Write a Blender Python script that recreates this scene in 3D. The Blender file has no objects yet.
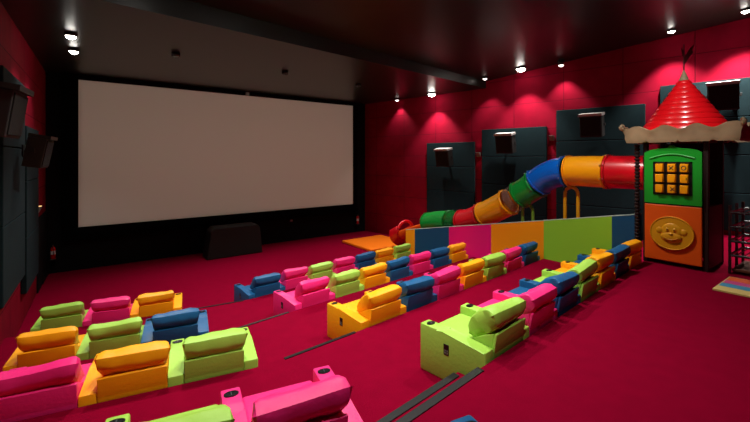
import bpy, bmesh, math, random
from mathutils import Vector, Matrix
random.seed(7)
PI = math.pi
COL = bpy.context.scene.collection
S = 0.88          # one seat pitch in metres; all measures below are in seat pitches
EYE = 4.66        # eye height over the flat floor in front of the screen

# ------------------------------------------------------------------ materials
def lin(c):
    return tuple(((v/255)/12.92 if v/255 <= .04045 else ((v/255+.055)/1.055)**2.4) for v in c) + (1,)
def mat(name, rgb, rough=.5, spec=.5, metal=0, bump=0, bscale=60, vary=0, vscale=8, emit=None, estr=0):
    m = bpy.data.materials.new(name); m.use_nodes = True
    nt = m.node_tree; b = nt.nodes['Principled BSDF']
    b.inputs['Base Color'].default_value = lin(rgb)
    b.inputs['Roughness'].default_value = rough
    b.inputs['Specular IOR Level'].default_value = spec
    b.inputs['Metallic'].default_value = metal
    if emit:
        b.inputs['Emission Color'].default_value = lin(emit); b.inputs['Emission Strength'].default_value = estr
    if bump or vary:
        tc = nt.nodes.new('ShaderNodeTexCoord')
    if bump:
        n = nt.nodes.new('ShaderNodeTexNoise'); n.inputs['Scale'].default_value = bscale; n.inputs['Detail'].default_value = 4
        bp = nt.nodes.new('ShaderNodeBump'); bp.inputs['Strength'].default_value = bump; bp.inputs['Distance'].default_value = .02
        nt.links.new(tc.outputs['Object'], n.inputs['Vector']); nt.links.new(n.outputs['Fac'], bp.inputs['Height'])
        nt.links.new(bp.outputs['Normal'], b.inputs['Normal'])
    if vary:
        n = nt.nodes.new('ShaderNodeTexNoise'); n.inputs['Scale'].default_value = vscale; n.inputs['Detail'].default_value = 5
        mp = nt.nodes.new('ShaderNodeMapRange'); mp.inputs['From Min'].default_value = .3; mp.inputs['From Max'].default_value = .7
        mp.inputs['To Min'].default_value = 1-vary; mp.inputs['To Max'].default_value = 1+vary
        mx = nt.nodes.new('ShaderNodeVectorMath'); mx.operation = 'SCALE'
        mx.inputs[0].default_value = lin(rgb)[:3]
        nt.links.new(tc.outputs['Object'], n.inputs['Vector']); nt.links.new(n.outputs['Fac'], mp.inputs['Value'])
        nt.links.new(mp.outputs['Result'], mx.inputs['Scale']); nt.links.new(mx.outputs['Vector'], b.inputs['Base Color'])
    return m

SEAT = {
 'green':  mat('green_leatherette', (160,208,78), .48, .35, bump=.15, bscale=25),
 'pink':   mat('pink_leatherette', (240,38,122), .48, .35, bump=.15, bscale=25),
 'orange': mat('orange_leatherette', (252,170,8), .48, .35, bump=.15, bscale=25),
 'blue':   mat('blue_leatherette', (8,84,132), .48, .35, bump=.15, bscale=25),
}
M = dict(
 carpet=mat('crimson_carpet', (128,1,36), .95, .03, bump=.6, bscale=220, vary=.06, vscale=5),
 red=mat('red_wall_fabric', (130,3,32), .9, .1, vary=.1, vscale=2.5),
 black=mat('black_wall', (9,9,10), .85, .15),
 ceil=mat('ceiling_paint', (27,30,26), .36, .5, vary=.08, vscale=2),
 screen=mat('screen_fabric', (205,200,188), .9, .1),
 mask=mat('masking_cloth', (5,5,6), .95, .05),
 teal=mat('teal_panel_fabric', (20,39,43), .9, .15, vary=.1, vscale=6),
 steel=mat('nosing_metal', (11,12,12), .5, .3),
 cup=mat('cup_black', (10,10,12), .3, .5),
 chrome=mat('cup_ring', (120,124,130), .3, .6, metal=.8),
 plate=mat('plate_black', (14,14,15), .4, .4),
 mark=mat('plate_mark', (120,125,110), .6),
 spk=mat('speaker_black', (46,44,43), .6, .3),
 spklit=mat('speaker_lit_top', (185,182,178), .6, .4),  # pale grey paints in the light on the right-wall speaker tops
 grille=mat('speaker_grille', (34,33,32), .8, .2, bump=.4, bscale=150),
 p_red=mat('plastic_red', (206,12,28), .28, .5), p_yel=mat('plastic_yellow', (243,160,12), .28, .5),
 p_blue=mat('plastic_blue', (8,92,190), .25, .5), p_green=mat('plastic_green', (10,140,50), .28, .5),
 p_orange=mat('plastic_orange', (238,92,18), .3, .5),
 roofred=mat('roof_red', (236,18,28), .25, .6), cream=mat('fascia_cream', (150,128,98), .5, .4, vary=.15, vscale=4),
 panelgreen=mat('panel_green', (16,150,36), .4, .4), panelorange=mat('panel_orange', (225,88,16), .4, .4),
 gold=mat('medallion_gold', (214,150,22), .4, .4), post=mat('post_dark', (34,18,16), .5, .3),
 frameblk=mat('frame_black', (16,12,10), .5, .3), markdark=mat('mark_dark', (60,32,8), .6),
 flag=mat('flag_red', (84,10,16), .7), w_lime=mat('foam_lime', (138,196,50), .5, .3), w_pink=mat('foam_pink', (224,10,118), .5, .3),
 w_orange=mat('foam_orange', (246,150,12), .5, .3), w_blue=mat('foam_blue', (12,72,112), .5, .3), w_edge=mat('foam_edge', (170,190,180), .5, .3),
 matorange=mat('mat_orange', (246,120,16), .5, .3), hoopy=mat('hoop_yellow', (215,150,20), .35, .5), hoopg=mat('hoop_lime', (110,150,50), .35, .5),
 lamp=mat('lamp_glow', (255,250,240), emit=(255,250,240), estr=38), lampdim=mat('lamp_glow_dim', (255,250,240), emit=(255,245,235), estr=5),
 sconceglow=mat('sconce_glow', (255,220,150), emit=(255,205,130), estr=2), can=mat('lamp_housing', (18,17,16), .5), trim=mat('lamp_trim', (60,58,55), .5),
 ext_red=mat('extinguisher_red', (190,14,20), .3, .5), white=mat('label_white', (215,210,205), .6), wood=mat('rack_brown', (86,44,26), .6, .3),
 metalblk=mat('rack_metal', (22,22,25), .25, .7), sensor=mat('sensor_grey', (120,116,110), .5), bolt=mat('bolt_grey', (150,150,150), .35, .6, metal=.7),
)
def clear_mat(name, rgb, alpha):
    m = bpy.data.materials.new(name); m.use_nodes = True
    b = m.node_tree.nodes['Principled BSDF']; b.inputs['Base Color'].default_value = lin(rgb)
    b.inputs['Roughness'].default_value = .15; b.inputs['Alpha'].default_value = alpha
    return m
M['clear'] = clear_mat('clear_plastic', (120,112,104), .3)
M['cleargreen'] = clear_mat('clear_green_plastic', (12,110,44), .62)
# seams of the square fabric tiles on the red walls
def tile_wall(m, sx=1.9, sz=1.05):
    nt = m.node_tree; b = nt.nodes['Principled BSDF']; geo = nt.nodes.new('ShaderNodeNewGeometry')
    sep = nt.nodes.new('ShaderNodeSeparateXYZ'); cmb = nt.nodes.new('ShaderNodeCombineXYZ')
    br = nt.nodes.new('ShaderNodeTexBrick'); br.offset = 0; br.inputs['Scale'].default_value = 1
    br.inputs['Brick Width'].default_value = sx; br.inputs['Row Height'].default_value = sz
    br.inputs['Mortar Size'].default_value = .012; br.inputs['Mortar Smooth'].default_value = .3
    bp = nt.nodes.new('ShaderNodeBump'); bp.inputs['Strength'].default_value = .9; bp.inputs['Distance'].default_value = .02; bp.invert = True
    nt.links.new(geo.outputs['Position'], sep.inputs[0])
    nt.links.new(sep.outputs['Y'], cmb.inputs['X']); nt.links.new(sep.outputs['Z'], cmb.inputs['Y'])
    nt.links.new(cmb.outputs[0], br.inputs['Vector']); nt.links.new(br.outputs['Fac'], bp.inputs['Height'])
    nt.links.new(bp.outputs['Normal'], b.inputs['Normal'])
    src = b.inputs['Base Color'].links[0].from_socket
    mx = nt.nodes.new('ShaderNodeMix'); mx.data_type = 'RGBA'
    nt.links.new(br.outputs['Fac'], mx.inputs['Factor']); nt.links.new(src, mx.inputs[6]); mx.inputs[7].default_value = lin((84,2,20))
    nt.links.new(mx.outputs[2], b.inputs['Base Color'])
tile_wall(M['red'])

# ------------------------------------------------------------------ mesh helpers
def bm_(): return bmesh.new()
def link(name, bm, mats, parent=None, loc=None, smooth=False):
    me = bpy.data.meshes.new(name)
    bmesh.ops.recalc_face_normals(bm, faces=bm.faces)
    if smooth:
        for f in bm.faces: f.smooth = True
    bm.to_mesh(me); bm.free()
    for m in (mats if isinstance(mats, (list, tuple)) else [mats]): me.materials.append(m)
    if smooth:
        try: me.set_sharp_from_angle(angle=math.radians(40))
        except Exception: pass
    o = bpy.data.objects.new(name, me); COL.objects.link(o)
    if parent: o.parent = parent
    if loc is not None: o.location = loc
    return o
def tag(o, label=None, cat=None, group=None, kind=None):
    if label: o['label'] = label
    if cat: o['category'] = cat
    if group: o['group'] = group
    if kind: o['kind'] = kind
    return o
def struct(name, bm, m, smooth=False): return tag(link(name, bm, m, smooth=smooth), kind='structure')
def empty(name, loc, rz=0):
    o = bpy.data.objects.new(name, None); COL.objects.link(o); o.location = loc; o.rotation_euler = (0,0,rz); o.empty_display_size = .2
    return o
def mesh_at(name, bm, m, origin, smooth=False, rz=0):
    """top-level single mesh whose origin sits at `origin` (bm is in world space)"""
    mt = Matrix.Translation(origin) @ Matrix.Rotation(rz, 4, 'Z')
    bm.transform(mt.inverted()); o = link(name, bm, m, smooth=smooth); o.location = origin; o.rotation_euler = (0,0,rz); return o
def box(bm, x0, x1, y0, y1, z0, z1, bev=0, seg=2, mi=0, mt=None):
    r = bmesh.ops.create_cube(bm, size=1)
    vs = r['verts']
    for v in vs: v.co = Vector(((x0+x1)/2+v.co.x*(x1-x0), (y0+y1)/2+v.co.y*(y1-y0), (z0+z1)/2+v.co.z*(z1-z0)))
    fs = set(f for v in vs for f in v.link_faces)
    if bev:
        es = list(set(e for v in vs for e in v.link_edges))
        rr = bmesh.ops.bevel(bm, geom=es, offset=bev, segments=seg, affect='EDGES', profile=.5)
        fs = set(f for f in fs if f.is_valid) | set(rr['faces'])
    for f in fs: f.material_index = mi
    if mt: bmesh.ops.transform(bm, matrix=mt, verts=list(set(v for f in fs for v in f.verts)))
def prism(bm, pts, mapf, d0, d1, bev=0, mi=0):
    """pts 2D polygon; mapf(a,b,d) -> 3D"""
    A = [bm.verts.new(mapf(a, b, d0)) for a, b in pts]; B = [bm.verts.new(mapf(a, b, d1)) for a, b in pts]
    n = len(pts); fs = [bm.faces.new(A), bm.faces.new(B[::-1])]
    for i in range(n): fs.append(bm.faces.new((A[i], B[i], B[(i+1)%n], A[(i+1)%n])))
    if bev:
        es = list(set(e for f in fs for e in f.edges))
        rr = bmesh.ops.bevel(bm, geom=es, offset=bev, segments=2, affect='EDGES', profile=.5)
        fs = [f for f in fs if f.is_valid] + rr['faces']
    for f in fs: f.material_index = mi
def frame_of(t):
    t = t.normalized(); up = Vector((0,0,1)) if abs(t.z) < .95 else Vector((1,0,0))
    a = t.cross(up).normalized(); b = a.cross(t).normalized(); return a, b
def sweep(bm, path, radii, n=16, cap=True, arc=None, mi=0):
    """tube through a path; arc=(a0,a1) leaves it open"""
    rings = []
    for i, p in enumerate(path):
        t = path[min(i+1, len(path)-1)] - path[max(i-1, 0)]
        a, b = frame_of(t); r = radii[i] if isinstance(radii, (list, tuple)) else radii
        if arc: angs = [arc[0]+(arc[1]-arc[0])*k/n for k in range(n+1)]
        else: angs = [2*PI*k/n for k in range(n)]
        rings.append([bm.verts.new(p + a*math.cos(q)*r + b*math.sin(q)*r) for q in angs])
    m = len(rings[0])
    for i in range(len(rings)-1):
        for k in range(m if not arc else m-1):
            f = bm.faces.new((rings[i][k], rings[i][(k+1)%m], rings[i+1][(k+1)%m], rings[i+1][k])); f.material_index = mi
    if cap and not arc:
        bm.faces.new(rings[0][::-1]).material_index = mi; bm.faces.new(rings[-1]).material_index = mi
    return rings
def lathe(bm, prof, c, n=20, mi=0):
    sweep(bm, [Vector((c[0], c[1], c[2]+z)) for r, z in prof], [max(r, .0005) for r, z in prof], n, True, mi=mi)
def solidify(o, t, off=0):
    m = o.modifiers.new('thickness', 'SOLIDIFY'); m.thickness = t*S; m.offset = off

# ------------------------------------------------------------------ seating geometry
aL, aR = math.radians(-11), math.radians(5.8)
def rot(a, x, y): return (x*math.cos(a)-y*math.sin(a), x*math.sin(a)+y*math.cos(a))
rowsR = {}; rowsL = {}
for k, c in dict(A=(3.87,12.40), B=(4.03,9.62), C=(4.06,6.86), D=(4.10,4.153)).items():
    d = rot(aR, -.1, -1.0); rowsR[k] = (c[0]+d[0], c[1]+d[1])
for k, c in dict(A=(2.2,12.6), B=(2.12,9.38), C=(2.18,6.74), D=(2.2,3.95)).items():
    d = rot(aL, .1, -1.0); rowsL[k] = (c[0]+d[0], c[1]+d[1])
rowsL['E'] = (2.13, .86)
LEV = dict(A=0, B=.52, C=1.03, D=1.54, E=2.05, F=2.56)
def wallR(y): return 18.17-.185*y
def wallL(y): return -1.81+.027*y
YF, YB = 20.4, -3.2
tL, tR = math.tan(aL), math.tan(aR)
def riser(k):
    l = rowsL[k]
    if k == 'E': return [(-3, l[1]-.03+tL*(-3-l[0])), (l[0], l[1]-.03), (4.1, .3), (19, .3)]
    r = rowsR[k]
    return [(-3, l[1]-.03+tL*(-3-l[0])), (l[0], l[1]-.03), (r[0], r[1]-.03), (19, r[1]-.03+tR*(19-r[0]))]
def riser_y(k, x):
    p = riser(k)
    for (x0, y0), (x1, y1) in zip(p, p[1:]):
        if x0 <= x <= x1: return y0+(y1-y0)*(x-x0)/(x1-x0)

# ------------------------------------------------------------------ floor
bm = bm_()
XY = lambda a, b, d: (a, b, d)
def floor_poly(front, back, z):
    pts = list(front) + list(reversed(back)); pts = [(min(x, 18.9), y) for x, y in pts]
    prism(bm, pts, XY, -.3, z)
floor_poly([(-3, 21), (19, 21)], riser('A'), 0)
for k, n in zip('ABCD', 'BCDE'): floor_poly(riser(k), riser(n), LEV[n])
floor_poly(riser('E'), [(-3, YB), (19, YB)], LEV['F'])
for k, n in zip('ABCD', 'BCDE'):        # half-height steps in the aisle
    l, r = rowsL[k], rowsR[k]; f = Vector(rot(0, 0, .40))
    zt = (LEV[k]+LEV[n])/2
    pts = [(l[0]+.05, l[1]-.04), (l[0]+.12, l[1]+.38), (r[0]-.09, r[1]+.38), (r[0]-.03, r[1]-.04)]
    prism(bm, pts, XY, LEV[k]-.2, zt)
struct('floor', bm, M['carpet'])
i = 1
for k, n in zip('ABCD', 'BCDE'):
    l, r = rowsL[k], rowsR[k]; wd = .085 if k == 'D' else .045; zt = (LEV[k]+LEV[n])/2
    for (x0, y0, x1, y1, z) in ((l[0]+.13+.3*(k=='C'), l[1]+.38, r[0]-.16, r[1]+.38, zt), (l[0]+.05+.35*(k=='C'), l[1]-.03, r[0]-.18, r[1]-.03, LEV[n])):
        b2 = bm_(); prism(b2, [(x0, y0+.012), (x1, y1+.012), (x1, y1-wd), (x0, y0-wd)], XY, z-.02, z+.012)
        struct('trim_%d' % i, b2, M['steel']); i += 1

# ------------------------------------------------------------------ room shell
ZFC = EYE+3.45
def zr(y): return EYE+3.86+.092*(11.5-y)
bm = bm_(); prism(bm, [(wallR(YB), YB), (wallR(21), 21), (wallR(21)+.3, 21), (wallR(YB)+.3, YB)], XY, -.3, 10.4); struct('wall_right', bm, M['red'])
bm = bm_(); prism(bm, [(wallL(YB), YB), (wallL(21), 21), (wallL(21)-.3, 21), (wallL(YB)-.3, YB)], XY, -.3, 10.4); struct('wall_left', bm, M['red'])
bm = bm_(); box(bm, -2.5, 15.5, YF, YF+.3, -.3, 10); struct('wall_front', bm, M['black'])
bm = bm_(); box(bm, -3, 19.5, YB-.3, YB, -.3, 10.6); struct('wall_back', bm, M['red'])
bm = bm_()
prism(bm, [(-3, 10.05), (19.5, 12.6), (19.5, 21), (-3, 21)], XY, ZFC, ZFC+1.6)
struct('ceiling', bm, M['ceil'])
bm = bm_(); prism(bm, [(YB-.3, zr(YB-.3)), (13, zr(13)), (13, zr(13)+.3), (YB-.3, zr(YB-.3)+.3)], lambda a, b, d: (d, a, b), -3, 19.5)
o = struct('ceiling', bm, M['ceil'])
# dark lower band beside the screen on both side walls
bm = bm_(); prism(bm, [(wallL(17.7)+.0, 17.7), (wallL(YF), YF), (wallL(YF)+.05, YF), (wallL(17.7)+.05, 17.7)], XY, 0, 2.55); struct('trim_9', bm, M['black'])

# screen with masking
sx0, sx1, sz0, sz1 = -.21, 13.37, EYE-2.86, EYE+3.24
sc = empty('cinema_screen', ((sx0+sx1)/2, YF-.1, 0)); tag(sc, 'wide blank beige cinema screen in black masking on the front wall', 'screen')
def lb(x0,x1,y0,y1,z0,z1,**k):
    b = bm_(); c = sc.location; box(b, x0-c.x, x1-c.x, y0-c.y, y1-c.y, z0, z1, **k); return b
link('projection_surface', lb(sx0, sx1, YF-.14, YF-.10, sz0, sz1), M['screen'], sc)
b = lb(sx0-.55, sx0, YF-.2, YF-.04, sz0-.5, ZFC-.02); 
c = sc.location
box(b, sx1-c.x, sx1-c.x+.3, YF-.2-c.y, YF-.04-c.y, sz0-.5, ZFC-.02)
box(b, sx0-c.x, sx1-c.x, YF-.2-c.y, YF-.04-c.y, sz1, ZFC-.02)
box(b, sx0-c.x, sx1-c.x, YF-.2-c.y, YF-.04-c.y, sz0-.5, sz0)
link('masking_border', b, M['mask'], sc)

# ------------------------------------------------------------------ seats
_mc = {}
def cached(key, fn):
    if key not in _mc: _mc[key] = fn()
    return _mc[key]
YZ = lambda a, b, d: (d, a, b)
def me_from(name, bm, m, smooth=True):
    o = link(name, bm, m, smooth=smooth); me = o.data; bpy.data.objects.remove(o); return me
def pillow_mesh(m, var):
    rnd = random.Random(var*13+5); bm = bm_()
    W, H, T, nu, nv = .440, .29, .15, 28, 14
    ph = [rnd.uniform(0, 6.28) for _ in range(6)]
    sheets = []
    for s in (1, -1):
        g = []
        for iu in range(nu+1):
            row = []
            for iv in range(nv+1):
                u = -1+2*iu/nu; v = -1+2*iv/nv
                e = max(0, (1-abs(u)**12))**.42 * max(0, (1-abs(v)**3.2))**.48
                x = u*(W-.045*(.5-.5*math.tanh(v*3+.5)))*(1-.05*(1-abs(v)**2)*abs(u)**3); z = v*H*(1-.10*(1-u*u)**2*0 - .07*abs(u)**6)
                sag = -.025*math.cos(u*PI/2+ph[0]*.15)
                wr = .007*math.sin(9*u+3*v+ph[1])*math.cos(5*v+ph[2]) + .008*math.sin(15*u-6*v+ph[3])*(abs(u)**2)
                y = s*T*e*(1+.08*math.sin(2.2*u+ph[4])) + wr*e
                row.append((x, y, z+sag+.012*math.sin(3*u+ph[5])))
            g.append(row)
        sheets.append(g)
    va = {}
    def V(s, a, b_):
        edge = a in (0, nu) or b_ in (0, nv); k = (0 if edge else s, a, b_)
        if k not in va: va[k] = bm.verts.new(sheets[s][a][b_])
        return va[k]
    for s in (0, 1):
        for a in range(nu):
            for b_ in range(nv):
                q = (V(s,a,b_), V(s,a+1,b_), V(s,a+1,b_+1), V(s,a,b_+1))
                bm.faces.new(q if s else q[::-1])
    return me_from('headrest_pillow', bm, m)
def seat_meshes(col):
    m = SEAT[col]; d = {}
    b = bm_(); box(b, -.397, .397, .04, 1.05, 0, .42, .015); d['base'] = me_from('base', b, m)
    b = bm_(); box(b, -.395, .395, .26, 1.09, .42, .57, .045, 3); d['seat_cushion'] = me_from('seat_cushion', b, m)
    b = bm_(); prism(b, [(0,0),(1.1,0),(1.1,.68),(.80,.68),(.70,.655),(.0,.625)], YZ, -.1, .1, .022); d['armrest'] = me_from('armrest', b, m)
    b = bm_(); prism(b, [(.0,.425),(.0,.55),(-.045,.81),(-.01,.82),(.045,.56),(.045,.425)], YZ, -.395, .395, .008); d['back_panel'] = me_from('back_panel', b, m)
    b = bm_(); prism(b, [(.05,.43),(.50,.43),(.50,.58),(.30,.66),(.08,.79),(.01,.80)], YZ, -.385, .385, .02); d['backrest'] = me_from('backrest', b, m)
    return d
def cup_mesh():
    b = bm_(); n = 28; pts = []
    for k in range(n):
        a = 2*PI*k/n; r = .052+.012*abs(math.cos(a)); pts.append((math.cos(a)*.074*(1 if True else 1), math.sin(a)*.05))
    prism(b, pts, lambda x, y, d: (x, y, d), -.004, .006)
    o = link('cup_holder', b, [M['cup'], M['chrome']]); 
    bm2 = bmesh.new(); bm2.from_mesh(o.data)
    for sx in (-.034, .034):
        path = [Vector((sx+math.cos(2*PI*q/16)*.026, math.sin(2*PI*q/16)*.030, .006)) for q in range(17)]
        sweep(bm2, path, .0045, 6, mi=0)
    box(bm2, -.004, .004, -.03, .03, .004, .010, mi=1)
    bm2.to_mesh(o.data); bm2.free(); me = o.data; bpy.data.objects.remove(o); return me
def plate_mesh():
    b = bm_(); box(b, -.006, 0, -.045, .045, -.075, .075, .004, 1, mi=0)
    for z, h in ((-.045, .028), (-.012, .018)):
        for y in (-.02, .016): box(b, -.008, -.005, y-.009, y+.009, z-h/2, z+h/2, mi=1)
    return me_from('number_plate', b, [M['plate'], M['mark']], smooth=False)
def new(name, me, parent, loc=(0,0,0), rotn=(0,0,0)):
    o = bpy.data.objects.new(name, me); COL.objects.link(o); o.parent = parent; o.location = loc; o.rotation_euler = rotn; return o
ORD = ['', 'first', 'second', 'third', 'fourth', 'fifth', 'sixth', 'last']
rnd = random.Random(3)
def make_seat(col, loc, a, arms, label, group, plate=False):
    t = empty('lounge_chair', loc, a); tag(t, label, 'seat', group)
    d = cached(('seat', col), lambda: seat_meshes(col))
    for nm in ('base', 'seat_cushion', 'back_panel', 'backrest'): new(nm, d[nm], t)
    for s in arms:
        ar = new('armrest', d['armrest'], t, (.5*s, 0, 0))
        new('cup_holder', cached('cup', cup_mesh), ar, (0, .975, .683), (0,0,rnd.uniform(-.05,.05)))
        if plate and s == -1:
            new('number_plate', cached('plate', plate_mesh), ar, (-.1, .62, .45))
    v = rnd.randrange(4)
    new('headrest_pillow', cached(('pil', col, v), lambda: pillow_mesh(SEAT[col], v)), t,
        (rnd.uniform(-.002,.002), .185+rnd.uniform(-.02,.02), .87+rnd.uniform(-.012,.012)), (math.radians(48+rnd.uniform(-6,6)), math.radians(rnd.uniform(-2.5,2.5)), math.radians(rnd.uniform(-3,3))))
    return t
ROWN = dict(A='front row', B='second row', C='third row', D='rear row')
right = dict(A='blue pink green pink blue orange green', B='pink green orange blue pink blue orange',
             C='orange blue pink orange green pink blue', D='green pink blue green orange blue orange')
for k in 'ABCD':
    cols = right[k].split(); o = rowsR[k]
    for i, cname in enumerate(cols):
        dx, dy = rot(aR, .6+i*1.0, 0)
        pos = ORD[i+1]
        if i == 0: lab = '%s lounge seat with black side plate, at the aisle end of right block, %s' % (cname, ROWN[k])
        elif i == 6: lab = '%s lounge seat at the far end by the coloured wall, right block, %s' % (cname, ROWN[k])
        else: lab = '%s lounge seat, %s from the aisle, right block, %s' % (cname, pos, ROWN[k])
        make_seat(cname, (o[0]+dx, o[1]+dy, LEV[k]), aR, (-1, 1) if i == 0 else (1,), lab, 'lounge seats of the right block, %s' % ROWN[k], plate=(i == 0))
left = dict(A='orange pink green', B='blue green orange', C='green orange pink', D='pink green')
for k in 'ABCD':
    cols = left[k].split(); o = rowsL[k]
    for i, cname in enumerate(cols):
        dx, dy = rot(aL, -.6-i*1.0, 0)
        lab = '%s lounge seat, %s, left block, %s' % (cname, ['at the aisle end', 'next to the aisle seat', 'against the left wall'][i], ROWN[k])
        make_seat(cname, (o[0]+dx, o[1]+dy, LEV[k]), aL, (-1, 1) if i == 0 else (-1,), lab, 'lounge seats of the left block, %s' % ROWN[k])
o = rowsL['E']; dx, dy = rot(aL, -.6, 0)
make_seat('blue', (o[0]+dx, o[1]+dy, LEV['E']), aL, (-1, 1), 'blue lounge seat behind the rear rows, only its armrest corner in view', None)

# ------------------------------------------------------------------ coloured foam wall
X0, X1 = 11.42, 11.54
pw = empty('padded_wall', ((X0+X1)/2, 8.5, 0)); tag(pw, 'low wall of coloured foam panels climbing beside the seats', 'padded wall')
def ptop(y): return EYE-(3.19-.1914*(13.06-y))
rs = [(riser_y(k, X0), LEV[n], LEV[k]) for k, n in zip('ABCD', 'BCDE')]
def fl(y):
    z = 0
    for yr, zn, zo in rs:
        if y < yr: z = max(z, zn)
    return z
segs = [(3.97,4.63,'w_blue'),(4.63,6.58,'w_lime'),(6.58,8.53,'w_orange'),(8.53,10.5,'w_pink'),(10.5,12.47,'w_blue'),(12.47,13.06,'w_orange')]
for y0, y1, cm in segs:
    bot = [(y0, fl(y0+1e-4))]
    for yr, zn, zo in sorted(rs):
        if y0 < yr+.02 < y1: bot += [(yr+.02-.001, zn), (yr+.02, zo)]
    bot += [(y1, fl(y1-1e-4))]
    bot = [(y, z+.01) for y, z in bot]
    pts = bot + [(y1, ptop(y1)), (y0, ptop(y0))]
    b = bm_(); prism(b, [(y-8.5, z) for y, z in pts], YZ, -.06, .06)
    p = link('foam_panel', b, M[cm], pw)
b = bm_(); prism(b, [(3.97-8.5, ptop(3.97)+.001), (13.06-8.5, ptop(13.06)+.001), (13.06-8.5, ptop(13.06)+.02), (3.97-8.5, ptop(3.97)+.02)], YZ, -.062, .062)
link('top_edge', b, M['w_edge'], pw)

# ------------------------------------------------------------------ castle tower
TX, TY, TZ = 12.05, 3.24, LEV['E']
tw = empty('castle_tower', (TX, TY, TZ)); tag(tw, 'toy castle tower with red tiled cone roof and green and orange panels', 'play tower')
h = .60
zf = EYE+.38-TZ      # fascia underside over the tower base
for sx in (-1, 1):
    for sy in (-1, 1):
        b = bm_(); box(b, sx*h-.05, sx*h+.05, sy*h-.05, sy*h+.05, 0, zf+.1, .01, 1); link('corner_post', b, M['post'], tw)
# panels on the seat side (-X)
xg = -h-.05
b = bm_(); box(b, xg-.05, xg, -.545, .60, .10, 1.47, .02); op = link('orange_panel', b, M['panelorange'], tw)
# green panel: arched top, framed opening
pts = [(-.545,1.50),(.60,1.50),(.60,2.74),(.50,2.80),(.30,2.84),(.12,2.86),(.06,2.92),(0,2.92),(-.06,2.86),(-.25,2.84),(-.45,2.80),(-.545,2.74)]
b = bm_()
gx0, gx1, gz0, gz1 = -.37, .41, 1.72, 2.52
def P_(p): prism(b, p, lambda a, z, d: (d, a, z), xg-.06, xg, 0)
P_([(-.545,1.50),(.60,1.50),(.60,gz0),(-.545,gz0)]); P_([(-.545,gz0),(gx0,gz0),(gx0,gz1),(-.545,gz1)]); P_([(gx1,gz0),(.60,gz0),(.60,gz1),(gx1,gz1)])
P_([(-.545,gz1),(.60,gz1)]+pts[2:])
gp = link('window_panel', b, M['panelgreen'], tw)
b = bm_()  # raised arch moulding
path = [Vector((xg-.065, -.42+.90*q/14, 2.60+.10*math.sin(PI*q/14))) for q in range(15)]
sweep(b, path, .022, 8); link('arch_moulding', b, M['panelgreen'], gp, smooth=True)
b = bm_(); box(b, xg-.035, xg-.01, gx0, gx1, gz0, gz1)
for q in range(4):
    y = gx0+.02+(gx1-gx0-.04)*q/3; box(b, xg-.075, xg-.035, y-.02, y+.02, gz0, gz1)
    z = gz0+.02+(gz1-gz0-.04)*q/3; box(b, xg-.075, xg-.035, gx0, gx1, z-.02, z+.02)
fr = link('game_frame', b, M['frameblk'], tw)
cw, ch = (gx1-gx0-.04)/3, (gz1-gz0-.04)/3
for r_ in range(3):
    for c_ in range(3):
        # the visible left of the panel is its +Y side
        yc = gx1-.02-cw*(c_+.5); zc = gz1-.02-ch*(r_+.5)
        b = bm_()
        sweep(b, [Vector((xg-.06, yc, zc-ch/2+.028)), Vector((xg-.06, yc, zc+ch/2-.028))], .082, 12)
        box(b, xg-.145, xg-.03, yc-.078, yc+.078, zc-ch/2+.03, zc+ch/2-.03, .012, 1)
        xm = xg-.147
        if (r_, c_) in ((0, 1), (2, 1)):
            yo = yc if r_ == 0 else yc-.03
            for sg in (1, -1):
                sweep(b, [Vector((xm, yo-.042, zc-.045*sg)), Vector((xm, yo+.042, zc+.045*sg))], .009, 6, mi=1)
        if (r_, c_) == (0, 2):
            sweep(b, [Vector((xm, yc+.045*math.cos(2*PI*q/16), zc+.045*math.sin(2*PI*q/16))) for q in range(17)], .009, 6, mi=1)
        if (r_, c_) == (1, 2):
            sweep(b, [Vector((xm, yc-.05, zc-.03)), Vector((xm, yc-.05, zc+.03))], .008, 6, mi=1)
        link('game_block', b, [M['p_yel'], M['markdark']], fr, smooth=True)
# medallion with an animal face in relief
b = bm_(); cy, cz = .03, .80; n = 40
prism(b, [(cy+.44*math.cos(2*PI*q/n), cz+.40*math.sin(2*PI*q/n)) for q in range(n)], lambda a, z, d: (d, a, z), xg-.085, xg-.045)
sweep(b, [Vector((xg-.085, cy+.43*math.cos(2*PI*q/n), cz+.39*math.sin(2*PI*q/n))) for q in range(n+1)], .014, 8)
md = link('medallion', b, M['gold'], op, smooth=True)
def blob(b, y, z, ry, rz, rx=.03, x=None):
    r = bmesh.ops.create_uvsphere(b, u_segments=20, v_segments=12, radius=1)
    for v in r['verts']: v.co = Vector(((xg-.085 if x is None else x)+v.co.x*rx, y+v.co.y*ry, z+v.co.z*rz))
b = bm_()
blob(b, cy, cz+.04, .21, .20, .035); blob(b, cy+.24, cz+.05, .07, .075, .025); blob(b, cy-.24, cz+.05, .07, .075, .025)
blob(b, cy, cz-.09, .22, .13, .055); blob(b, cy, cz-.01, .05, .03, .03, xg-.13)
blob(b, cy+.07, cz+.08, .045, .055, .03, xg-.105); blob(b, cy-.07, cz+.08, .045, .055, .03, xg-.105)
sweep(b, [Vector((xg-.135, cy-.14+.28*q/12, cz-.10-.05*math.sin(PI*q/12))) for q in range(13)], .009, 6)
link('animal_face', b, M['gold'], md, smooth=True)
b = bm_()
blob(b, cy+.07, cz+.085, .016, .022, .012, xg-.132); blob(b, cy-.07, cz+.085, .016, .022, .012, xg-.132)
link('eyes', b, mat('eye_brown', (110,66,16), .5), md, smooth=True)
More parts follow.
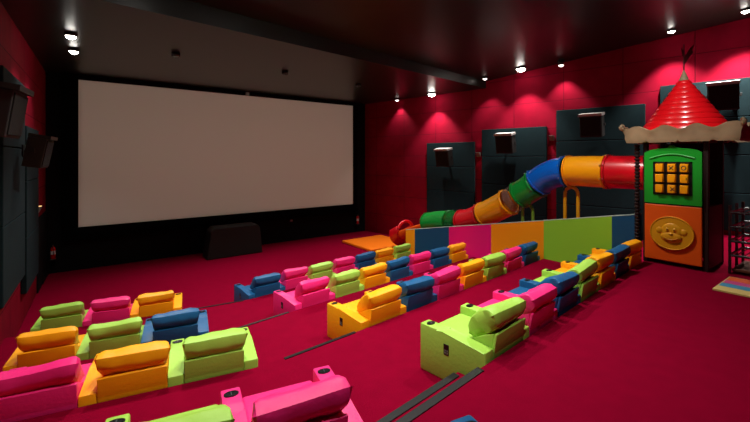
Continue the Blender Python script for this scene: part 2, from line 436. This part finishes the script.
# dark back walls, deck, ridged column
b = bm_(); box(b, -h+.05, h-.05, -h+.05, h-.05, 1.40, 1.48); link('deck', b, M['post'], tw)
b = bm_(); box(b, h+.0, h+.045, -.545, .545, .05, zf, .01, 1); link('back_wall', b, M['post'], tw)
for y0 in (h, -h-.04):
    b = bm_(); box(b, -.545, .545, y0, y0+.04, .05, 1.48); link('side_wall', b, M['post'], tw)
b = bm_(); prof = [(.05, 0)]
nz = 34
for q in range(nz):
    z = .02+(zf-.04)*q/nz; prof += [(.04, z), (.065, z+.02), (.065, z+.05), (.04, z+.07)]
lathe(b, prof, (-h-.02, h+.19, 0), 12); link('ridged_column', b, M['post'], tw)
# wavy fascia
b = bm_(); a_ = .985; npts = 48; ring = []
tot = 8*a_; HX, HY, FX, FY = .80, 1.08, -.05, -.13
def sqp(s, off):
    s = s % 4; e = int(s); t = (s-e)*2-1; q = a_+off
    c_, d_ = [(-1, -t), (t*1, -1), (1, t), (-t, 1)][e]
    return Vector((c_*(HX+off)+FX, d_*(HY+off)+FY, 0))
N = 4*npts; outer = []; inner = []
for q in range(N):
    s = 4*q/N; e = int(s); t = s-e
    top = .36+.055*math.cos(2*PI*(t*3.8-.5)) + .05*max(0, 1-min(t, 1-t)*14)
    bot = 0
    for nc in (.2, .5, .8):
        dd = abs(t-nc)*2*a_
        if dd < .04: bot = math.sqrt(.04**2-dd*dd)
    rows_ = []
    for off, z in ((.0, bot), (.03, bot+.10), (.03, .2), (.065, top-.06), (.075, top), (.02, top), (-.03, .25), (-.05, bot)):
        p = sqp(s, off); rows_.append(b.verts.new((p.x, p.y, zf+z)))
    ring.append(rows_)
for q in range(N):
    A, B = ring[q], ring[(q+1)%N]
    for k in range(8): b.faces.new((A[k], A[(k+1)%8], B[(k+1)%8], B[k]))
for cx_, cy_ in ((-1,-1),(-1,1),(1,-1),(1,1)):   # scrolls at the corners
    c0 = Vector((cx_*(HX+.05)+FX, cy_*(HY+.05)+FY, zf+.38)); dr = Vector((cx_, cy_, 0)).normalized()
    path = [c0 + dr*(.03+.055*(1-q/22)*math.cos(q*.5-1.8)) + Vector((0,0,.03+.055*(1-q/22)*math.sin(q*.5-1.8))) for q in range(18)]
    sweep(b, path, [.045-.0012*q for q in range(18)], 8)
link('fascia', b, M['cream'], tw, smooth=True)
# cone roof in tile courses
b = bm_(); z0 = zf+.17; zt = EYE+1.98-TZ; R0 = 1.02; nc = 11; prof = []
for q in range(nc):
    t0, t1 = q/nc, (q+1)/nc
    r0 = R0*(1-t0)+.07*t0; r1 = R0*(1-t1)+.07*t1
    prof += [(r0+.007, z0+(zt-z0)*t0), (r0+.007, z0+(zt-z0)*t0+.02), (r1+.004, z0+(zt-z0)*t1-.005)]
prof += [(.05, zt)]
seg = 16; sweep(b, [Vector((0,0,z)) for r, z in prof], [r for r, z in prof], seg)
for v in b.verts: v.co.x = v.co.x*.78+FX*1; v.co.y += FY*.25
rf = link('cone_roof', b, M['roofred'], tw, smooth=True)
b = bm_(); lathe(b, [(.105, zt-.05), (.09, zt), (.02, zt+.20), (.012, zt+.22)], (FX,FY*.25,0), 16); link('roof_cap', b, M['cream'], tw, smooth=True)
b = bm_(); lathe(b, [(.016, zt+.18), (.016, zt+.86)], (FX,FY*.25,0), 8); fp = link('flag_pole', b, M['flag'], tw)
b = bm_()
prism(b, [(0,.52),(.05,.62),(.16,.80),(.26,.88),(.20,.74),(.24,.70),(.14,.58),(.02,.40)], lambda a, z, d: (a*.8+d+FX, -a*.6+FY*.25, z+zt-.03), -.012, .012)
prism(b, [(0,.50),(-.04,.66),(-.07,.80),(-.01,.72)], lambda a, z, d: (a*.8+d+FX, -a*.6+FY*.25, z+zt-.03), -.012, .012)
link('flag', b, M['flag'], fp)

# ------------------------------------------------------------------ tube slide
ctrl = [(12.08,3.9,.40),(12.08,5.0,.40),(12.08,6.2,.42),(12.09,6.85,.60),(12.1,7.5,1.06),(12.12,8.64,1.76),(12.2,9.95,2.40),(12.25,10.8,2.62),(12.35,11.75,2.74),(12.5,12.7,2.95),(12.85,14.5,3.55),(13.0,15.42,3.98)]
ctrl = [Vector((x, y, EYE-d)) for x, y, d in ctrl]
def cr(P, per=14):
    out = []
    for i in range(len(P)-1):
        p0, p1, p2, p3 = P[max(i-1,0)], P[i], P[i+1], P[min(i+2,len(P)-1)]
        for q in range(per):
            t = q/per
            out.append(.5*((2*p1)+(p2-p0)*t+(2*p0-5*p1+4*p2-p3)*t*t+(3*p1-p0-3*p2+p3)*t**3))
    return out+[P[-1]]
cp = cr(ctrl)
sl = empty('tube_slide', (12.8, 9.0, 0)); tag(sl, 'winding tube slide in red, yellow, blue and green sections beside the tower', 'slide')
off = Vector((12.8, 9.0, 0)); RT = .445
def part_path(y0, y1): return [p-off for p in cp if y0-1e-4 <= p.y <= y1+1e-4]
def tube(y0, y1, m, name='tube_section', flange=True, R=RT):
    pp = part_path(y0, y1); b = bm_()
    sweep(b, pp, R, 28, cap=False); o = link(name, b, m, sl, smooth=True); solidify(o, .03)
    if flange:
        for i0, dr in ((0, 1), (-1, -1)):
            b = bm_(); p = pp[i0]; t = (pp[1]-pp[0] if i0 == 0 else pp[-1]-pp[-2]).normalized()
            q0 = p+t*(.012 if i0 == 0 else -.012); q1 = q0+t*.05*dr
            a, c = frame_of(t); n = 28
            for rr in (0,):
                V0 = [b.verts.new(q0+(a*math.cos(2*PI*k/n)+c*math.sin(2*PI*k/n))*(R+.012)) for k in range(n)]
                V1 = [b.verts.new(q0+(a*math.cos(2*PI*k/n)+c*math.sin(2*PI*k/n))*(R+.05)) for k in range(n)]
                V2 = [b.verts.new(q1+(a*math.cos(2*PI*k/n)+c*math.sin(2*PI*k/n))*(R+.05)) for k in range(n)]
                V3 = [b.verts.new(q1+(a*math.cos(2*PI*k/n)+c*math.sin(2*PI*k/n))*(R+.012)) for k in range(n)]
                for k in range(n):
                    j = (k+1)%n
                    for A, B in ((V0,V1),(V1,V2),(V2,V3),(V3,V0)): b.faces.new((A[k],A[j],B[j],B[k]))
            for k in range(8):
                an = 2*PI*(k+.5)/8; c0 = q0.lerp(q1, .5)+(a*math.cos(an)+c*math.sin(an))*(R+.055)
                box(b, c0.x-.02, c0.x+.02, c0.y-.02, c0.y+.02, c0.z-.02, c0.z+.02, .006, 1, mi=1)
            link('flange', b, [m, M['bolt']], o, smooth=True)
    return o
for y0, y1, m, fln in ((3.9,5.0,'p_red',1),(5.0,6.15,'p_yel',1),(6.15,7.2,'p_blue',1),(7.2,7.9,'p_green',1),(7.9,8.25,'clear',0),
                  (8.25,9.45,'p_yel',1),(9.45,10.6,'p_red',1),(10.6,11.2,'cleargreen',0),(11.2,12.75,'p_green',1)):
    tube(y0, y1, M[m], 'tube_section' if fln else 'clear_section', bool(fln))
b = bm_(); sweep(b, part_path(12.7, 14.9), RT, 18, arc=(PI+.0, 2*PI)); o = link('open_chute', b, M['p_orange'], sl, smooth=True); solidify(o, .05)
pp = part_path(14.75, 15.5); b = bm_()
n_ = len(pp); sweep(b, pp, [RT+.04+.04*q/n_ for q in range(n_)], 22, arc=(PI-.6, 2*PI+.6)); o = link('exit_lip', b, M['p_red'], sl, smooth=True); solidify(o, .07)
b = bm_()   # raised red hood ring above the chute end
p = [q for q in cp if q.y > 14.7][0]-off
sweep(b, [p+Vector((.50*math.cos(PI*q/16), 0, .50*math.sin(PI*q/16))) for q in range(17)], .075, 10)
link('hood_ring', b, M['p_red'], sl, smooth=True)
# hoop supports under the tube
def hoop(y, w, m, xo=0):
    c = [q for q in cp if q.y >= y][0]; x, z = c.x+xo, c.z-RT-.05; g = 0
    for k, n in zip('ABCD', 'BCDE'):
        if y < riser_y(k, x): g = max(g, LEV[n])
    pth = [Vector((x, y-w, g+.01))]+[Vector((x, y-w*math.cos(PI*q/10), z-w+w*math.sin(PI*q/10))) for q in range(11)]+[Vector((x, y+w, g+.01))]
    b = bm_(); sweep(b, [q-off for q in pth], .052, 10); link('support_hoop', b, m, sl, smooth=True)
hoop(6.05, .20, M['hoopy']); hoop(7.55, .19, M['hoopg'])

# landing mat
b = bm_(); box(b, 11.35, 14.05, 15.55, 18.3, .005, .13, .03)
tag(mesh_at('landing_mat', b, M['matorange'], (12.8, 16.8, 0), rz=0), 'flat orange foam mat lying on the floor at the slide exit', 'mat')

# ------------------------------------------------------------------ things beside the tower
rk = empty('shelf_rack', (12.30, 1.93, TZ)); tag(rk, 'black metal rail rack standing to the right of the castle tower', 'rack')
for sx in (-.62, 0, .62):
    for sy in (-.35, .35):
        b = bm_(); box(b, sx-.025, sx+.025, sy-.025, sy+.025, 0, 1.55, .005, 1); link('upright', b, M['metalblk'], rk)
for z in (.42, .74, 1.06, 1.38):
    b = bm_()
    for sy in (-.35, .35): sweep(b, [Vector((-.62, sy, z)), Vector((.62, sy, z))], .028, 10)
    for q in (-.62, .62): sweep(b, [Vector((q, -.35, z)), Vector((q, .35, z))], .028, 10)
    for q in range(5): sweep(b, [Vector((-.62, -.25+.125*q, z)), Vector((.62, -.25+.125*q, z))], .012, 6)
    link('rail_shelf', b, M['metalblk'], rk, smooth=True)
b = bm_(); box(b, -.59, .59, -.32, .32, .06, .12, .01, 1); link('bottom_shelf', b, M['wood'], rk)

b = bm_()
box(b, 9.95, 11.25, 1.10, 2.2, TZ+.004, TZ+.035, mi=0)
cols = [mat('board_yellow', (222,196,120), .5), mat('board_orange', (226,92,40), .5), mat('board_pink', (214,70,140), .5), mat('board_blue', (70,150,190), .5), mat('board_green', (110,160,90), .5), mat('board_dark', (30,32,40), .5)]
for x0, x1, y0, y1, mi in ((10.88,11.22,1.12,2.18,1),(10.6,10.86,1.62,2.18,2),(10.6,10.86,1.12,1.60,4),(10.3,10.58,1.70,2.18,3),(10.3,10.58,1.12,1.42,2),(10.2,10.58,1.44,1.68,5)):
    box(b, x0, x1, y0, y1, TZ+.035, TZ+.038, mi=mi)
tag(mesh_at('play_board', b, cols, (10.6, 1.65, TZ), rz=0), 'multicoloured striped board lying flat on the carpet by the tower', 'board')

# ------------------------------------------------------------------ wall panels
dR = math.atan(-.185)   # wall direction lean
def wall_frame_R(y): return Vector((wallR(y), y, 0))
def panelR(y0, y1, ztop, zbot, label):
    yc = (y0+y1)/2; c = wall_frame_R(yc); L = (y1-y0)*math.sqrt(1+.185**2)
    t = bm_(); hh = (ztop-zbot); n = max(2, int(round(hh/1.35)))
    for q in range(n):
        a, b2 = hh*q/n, hh*(q+1)/n
        box(t, -.14, -.012, -L/2, L/2, a+.006, b2-.006, .02)
    o = link('acoustic_panel', t, M['teal']); o.location = (c.x, c.y, zbot); o.rotation_euler = (0, 0, -dR)
    tag(o, label, 'wall panel', 'dark teal acoustic panels on the right wall')
panelR(12.75, 15.6, EYE+.82, .35, 'dark teal acoustic panel on right wall, nearest the screen, behind the lower slide')
panelR(9.3, 12.35, EYE+1.40, .75, 'dark teal acoustic panel on right wall, behind the slide middle')
panelR(5.75, 8.9, EYE+2.06, 1.35, 'dark teal acoustic panel on right wall, above the straight yellow tube')
panelR(2.2, 5.3, EYE+2.66, 2.2, 'dark teal acoustic panel on right wall, behind the red tower roof')
def panelL(y0, y1, ztop, zbot, label):
    yc = (y0+y1)/2; L = y1-y0; t = bm_(); hh = ztop-zbot; n = max(2, int(round(hh/1.5)))
    for q in range(n): box(t, .012, .14, -L/2, L/2, hh*q/n+.006, hh*(q+1)/n-.006, .02)
    o = link('acoustic_panel', t, M['teal']); o.location = (wallL(yc), yc, zbot); o.rotation_euler = (0, 0, math.atan(-.027))
    tag(o, label, 'wall panel', 'dark teal acoustic panels on the left wall')
panelL(14.4, 16.9, EYE+.9, .9, 'dark teal acoustic panel on left wall, nearest the screen')
panelL(11.2, 14.1, EYE+1.95, 1.5, 'dark teal acoustic panel on left wall, under the larger speaker')

def speaker(x, y, z, rz, tilt, label, s=1.0, group=None, reach=.0, top='spklit'):
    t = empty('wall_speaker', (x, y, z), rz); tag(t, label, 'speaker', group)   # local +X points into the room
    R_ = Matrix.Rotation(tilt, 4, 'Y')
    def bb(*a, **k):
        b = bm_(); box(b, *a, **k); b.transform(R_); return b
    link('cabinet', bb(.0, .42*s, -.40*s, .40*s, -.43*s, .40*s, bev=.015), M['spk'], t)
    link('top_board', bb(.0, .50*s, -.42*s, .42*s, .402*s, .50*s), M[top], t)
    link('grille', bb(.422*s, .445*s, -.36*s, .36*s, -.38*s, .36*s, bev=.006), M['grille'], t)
    b = bm_(); sweep(b, [Vector((-.02-reach, -.0, 0)), Vector((.05, -.0, 0))], .05, 10); link('bracket', b, M['spk'], t)
    b = bm_(); box(b, -.03-reach, -.0-reach, -.12, .12, -.15, .15); link('mounting_plate', b, M['spk'], t)
    for sy in (-1, 1):
        b = bm_(); box(b, .12, .2, sy*.43*s-.03, sy*.43*s+.03, -.05, .05, .005, 1); link('knob', b, M['spk'], t)
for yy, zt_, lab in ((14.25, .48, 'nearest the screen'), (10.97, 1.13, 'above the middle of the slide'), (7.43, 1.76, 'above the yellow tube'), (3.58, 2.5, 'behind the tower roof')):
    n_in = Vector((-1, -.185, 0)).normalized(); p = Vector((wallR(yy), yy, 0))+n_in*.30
    speaker(p.x, p.y, EYE+zt_-.43, math.atan2(n_in.y, n_in.x)-.0, math.radians(10), 'dark box speaker with top edge painted as lit on right wall, '+lab, 1.0, 'speakers on the right wall', .125)
speaker(wallL(12.9)+.34, 13.0, EYE+.18, math.radians(-8), math.radians(10), 'smaller-looking black box speaker on left wall, the one nearer the screen', .88, 'speakers on the left wall', .08, 'spk')
speaker(wallL(9.2)+.24, 9.1, EYE+.80, math.radians(-8), math.radians(8), 'large black box speaker on left wall at the picture edge', .95, 'speakers on the left wall', .16, 'spk')

def sconce(x, y, z, rz, label, lit, power):
    t = empty('wall_sconce', (x, y, z), rz); tag(t, label, 'wall lamp', 'wall sconces between the panels')
    b = bm_(); prism(b, [(0,-.12),(.0,.10),(.15,.10),(.06,-.12)], lambda a, q, d: (a, d, q), -.10, .10, .008); link('shade', b, M['sensor'], t)
    b = bm_(); box(b, .02, .13, -.08, .08, .101, .106); link('bulb_glass', b, M['sconceglow'] if lit else M['trim'], t)
    if power:
        for up in (1, -1):
            l = bpy.data.lights.new('sconce_light', 'SPOT'); l.energy = power; l.spot_size = math.radians(85); l.spot_blend = .8; l.color = (1, .82, .62); l.shadow_soft_size = .05
            lo = bpy.data.objects.new('sconce_light', l); COL.objects.link(lo); lo.parent = t; lo.location = (.15, 0, .14*up); lo.rotation_euler = (PI if up == 1 else 0, 0, 0)
sconce(wallR(12.55)-.02, 12.55, EYE+.18, math.atan2(-.185, -1), 'small grey wedge sconce on right wall between first two panels', False, 4)
sconce(wallR(9.1)-.02, 9.1, EYE+.88, math.atan2(-.185, -1), 'small grey wedge sconce on right wall left of the third panel', False, 4)
sconce(wallL(17.7)+.02, 17.55, EYE-1.75, 0, 'small glowing sconce on left wall near the screen', True, 5)

# ------------------------------------------------------------------ small things at the front
def extinguisher(x, y, z, label):
    t = empty('fire_extinguisher', (x, y, z)); tag(t, label, 'fire extinguisher', 'fire extinguishers by the screen')
    b = bm_(); lathe(b, [(.075, 0), (.085, .02), (.085, .38), (.06, .45), (.025, .48), (.025, .5)], (0,0,0), 16); link('cylinder', b, M['ext_red'], t, smooth=True)
    b = bm_(); lathe(b, [(.087, .18), (.087, .32)], (0,0,0), 16); link('paper_label', b, M['white'], t, smooth=True)
    b = bm_(); box(b, -.02, .02, -.10, .06, .50, .55, .005, 1); sweep(b, [Vector((0,-.08,.52)), Vector((.02,-.14,.4)), Vector((.03,-.13,.15))], .012, 6)
    link('handle', b, M['trim'], t)
    b = bm_(); box(b, -.10, .10, -.1, .1, -.05, -.01) if False else box(b, -.09, .09, -.09, .13, -.04, -.002); link('bracket', b, M['trim'], t)
extinguisher(-1.02, YF-.14, .62, 'red fire extinguisher low on front wall, left of the screen')
extinguisher(13.72, YF-.14, .55, 'red fire extinguisher low on front wall, right of the screen')
b = bm_()
prism(b, [(-1.3,0),(1.3,0),(1.18,1.25),(1.02,1.42),(-.95,1.42),(-1.12,1.25)], lambda a, z, d: (a, d, z), -.45, .45, .04)
o = link('black_podium', b, mat('podium_black', (15,15,13), .6, .3)); o.location = (5.75, 19.2, .001); tag(o, 'squat black box cabinet standing on the floor beneath the screen', 'cabinet')
b = bm_(); box(b, -.09, .09, -.06, .06, -.09, .09, .01, 1); o = link('ceiling_sensor', b, M['sensor']); o.location = (6.75, YF-.27, EYE+3.335); tag(o, 'small grey sensor box above the top edge of the screen', 'sensor')
b = bm_(); box(b, -.07, .07, -.03, .03, -.05, .05, .01, 1); o = link('dim_light_box', b, M['sensor']); o.location = (9.3, YF-.035, 1.15); tag(o, 'tiny grey box standing for a dim light on the black wall under the screen', 'light_dot')  # plain grey box stands in for a dim point of light
b = bm_(); prism(b, [(wallL(17.7)+.05, 18.9), (wallL(17.7)+.10, 18.9), (wallL(YF)+.10, YF-.02), (wallL(YF)+.05, YF-.02)], XY, 0, .12); struct('baseboard_left', b, M['steel'])

# ------------------------------------------------------------------ lamps
def spot(loc, power, size=110, blend=.6, color=(1,.95,.88), soft=.08, tgt=None, parent=None):
    l = bpy.data.lights.new('lamp_light', 'SPOT'); l.energy = power; l.spot_size = math.radians(size); l.spot_blend = blend; l.color = color; l.shadow_soft_size = soft
    o = bpy.data.objects.new('lamp_light', l); COL.objects.link(o); o.location = loc
    if tgt is not None: o.rotation_euler = (Vector(tgt)-Vector(loc)).to_track_quat('-Z', 'Y').to_euler()
    return o
def downlight(x, y, z, zc, power, label, r=.13, bright=True, size=100, tgt=None, group='ceiling downlights along the right wall', color=(1,.95,.9), baffle=False, blend=.6):
    t = empty('ceiling_downlight', (x, y, z)); tag(t, label, 'ceiling lamp', group)
    b = bm_(); n = 20; hgt = max(.10, zc-z)
    prof_o = [(r+.02, 0), (r+.02, hgt)]
    sweep(b, [Vector((0,0,q)) for _, q in prof_o], [q for q, _ in prof_o], n, cap=False); o = link('housing', b, M['ceil'] if baffle else M['can'], t, smooth=True); solidify(o, .02)
    dz = .08 if not baffle else .09
    b = bm_()
    if baffle: prism(b, [(r*math.cos(2*PI*q/n), r*math.sin(2*PI*q/n)) for q in range(n)], XY, hgt-.02, hgt-.002)
    else: lathe(b, [(0, -r*.55), (r*.45, -r*.5), (r*.8, -r*.3), (r*.98, 0), (r*.98, .03), (0, .03)], (0,0,0), n)
    link('lamp_disc', b, M['lamp'] if bright else M['lampdim'], t)
    if power:
        lo = spot((0,0,-.02-(0 if baffle else r*.55)), power, size, blend, tgt=None, color=color); lo.parent = t
        if tgt is not None:
            lo.rotation_euler = (Vector(tgt)-Vector((x,y,z))).to_track_quat('-Z', 'Y').to_euler()
K = 1.0
for x, y, h_, zc, pw_, br, lab in (
  (14.6,17.45,3.36,ZFC,140,0,'dim small ceiling downlight nearest the screen, right side'),
  (14.76,14.8,3.36,ZFC,700,1,'bright round ceiling downlight left of the first wall panel top'),
  (15.26,11.75,3.76,zr(11.75),230,0,'dim small ceiling downlight between the two brightest lamps'),
  (15.5,10.0,3.93,zr(10),800,1,'brightest round ceiling downlight above the second wall panel'),
  (16.1,8.5,3.90,zr(8.5),260,0,'dim small ceiling downlight just right of the brightest lamp'),
  (16.48,4.75,4.42,zr(4.75),950,2,'small white ceiling downlight just left above the tower flag'),
  (16.66,2.88,4.6,zr(2.88),2000,2,'white ceiling downlight at the top right picture corner')):
    downlight(x, y, EYE+h_, zc, pw_*K, lab, r=.19 if br == 1 else .10, bright=br > 0, tgt=(x+.25, y, 0), size=88, blend=.55)
downlight(-.28, 15.6, EYE+3.36, ZFC, 150, 'lower of two small ceiling downlights near the left wall', r=.12, tgt=(-.9,15.6,0), group='ceiling downlights by the left wall')
downlight(-.31, 13.7, EYE+3.36, ZFC, 150, 'upper of two small ceiling downlights near the left wall', r=.12, tgt=(-.9,13.7,0), group='ceiling downlights by the left wall')
# house lights over the seats (above the frame)
for x, y, p in ((1.6,8.0,850),(5.0,6.9,1150),(8.6,5.6,1050),(1.6,3.6,600),(2.2,1.6,520),(4.6,4.4,160)):
    downlight(x, y, zr(y)-.10, zr(y), p*K, 'ceiling house lamp over the seats, above the picture', r=.15, bright=True, size=100, group='house lamps over the seats')
for x, y, p, lab in ((2.4,14.2,800,'left'),(6.4,14.6,900,'middle'),(10.2,15.0,900,'right')):
    downlight(x, y, ZFC-.13, ZFC, p*K, 'added ceiling-coloured can lamp on the low front ceiling, %s of three' % lab, r=.10, size=100, baffle=True, group='added can lamps on the front ceiling', tgt=(x, y-1.5, 0))  # added lamps for the front rows, housings coloured like the ceiling to go unseen
downlight(7.4, 2.6, zr(2.6)-.12, zr(2.6), 900*K, 'added ceiling lamp brightening the tower roof, above the picture', r=.12, size=34, group='house lamps over the seats', tgt=(11.6, 3.1, 5.9))  # extra unseen spot, added to brighten the cone roof
# projector at the back of the room throwing an empty picture
px_, py_, pz_ = 6.6, YB+1.0, 7.6
pj = empty('film_projector', (px_, py_, pz_)); tag(pj, 'black film projector hanging at the back of the hall', 'projector')
b = bm_(); box(b, -.35, .35, -.75, -.06, -.2, .25, .03); link('body', b, M['spk'], pj)
b = bm_(); box(b, -.03, .03, -.5, -.4, .25, zr(py_)-pz_); link('mount', b, M['spk'], pj)
da = .40; D_ = (YF-.14)-py_
ax0, ax1 = (sx0-.15-px_)*da/D_, (sx1+.15-px_)*da/D_; az0, az1 = (sz0-.15-pz_)*da/D_, (sz1+.12-pz_)*da/D_
b = bm_()
box(b, -.4, ax0, da-.005, da+.005, -.35, .35); box(b, ax1, .4, da-.005, da+.005, -.35, .35)
box(b, ax0, ax1, da-.005, da+.005, -.35, az0); box(b, ax0, ax1, da-.005, da+.005, az1, .35)
box(b, -.4, -.39, -.06, da, -.35, .35); box(b, .39, .4, -.06, da, -.35, .35); box(b, -.4, .4, -.06, da, -.36, -.35); box(b, -.4, .4, -.06, da, .35, .36)
link('aperture_hood', b, M['mask'], pj)
lo = spot((0,0,0), 2250*K, 60, blend=.1, color=(1,.94,.84), soft=.004, tgt=None); lo.parent = pj
lo.rotation_euler = (Vector(((ax0+ax1)/2, da, (az0+az1)/2))).to_track_quat('-Z', 'Y').to_euler()


# ------------------------------------------------------------------ world, camera
w = bpy.data.worlds.new('world'); bpy.context.scene.world = w; w.use_nodes = True
w.node_tree.nodes['Background'].inputs[0].default_value = (.02,.018,.018,1); w.node_tree.nodes['Background'].inputs[1].default_value = 1
cd = bpy.data.cameras.new('camera'); cam = bpy.data.objects.new('camera', cd); COL.objects.link(cam)
cam.location = (0, 0, EYE); yaw = math.radians(90-53.34)
cam.rotation_euler = (PI/2, 0, -yaw)
cd.sensor_width = 36; cd.lens = 390/750*36; cd.shift_y = -53/750; cd.clip_start = .05; cd.clip_end = 200
bpy.context.scene.camera = cam

# ------------------------------------------------------------------ to metres
SM = Matrix.Scale(S, 4)
for me in bpy.data.meshes: me.transform(SM)
for o in bpy.data.objects: o.location = Vector(o.location)*S
sc_ = bpy.context.scene
sc_.view_settings.view_transform = 'Standard'; sc_.view_settings.look = 'None'; sc_.view_settings.gamma = 1
sc_.view_settings.exposure = 0
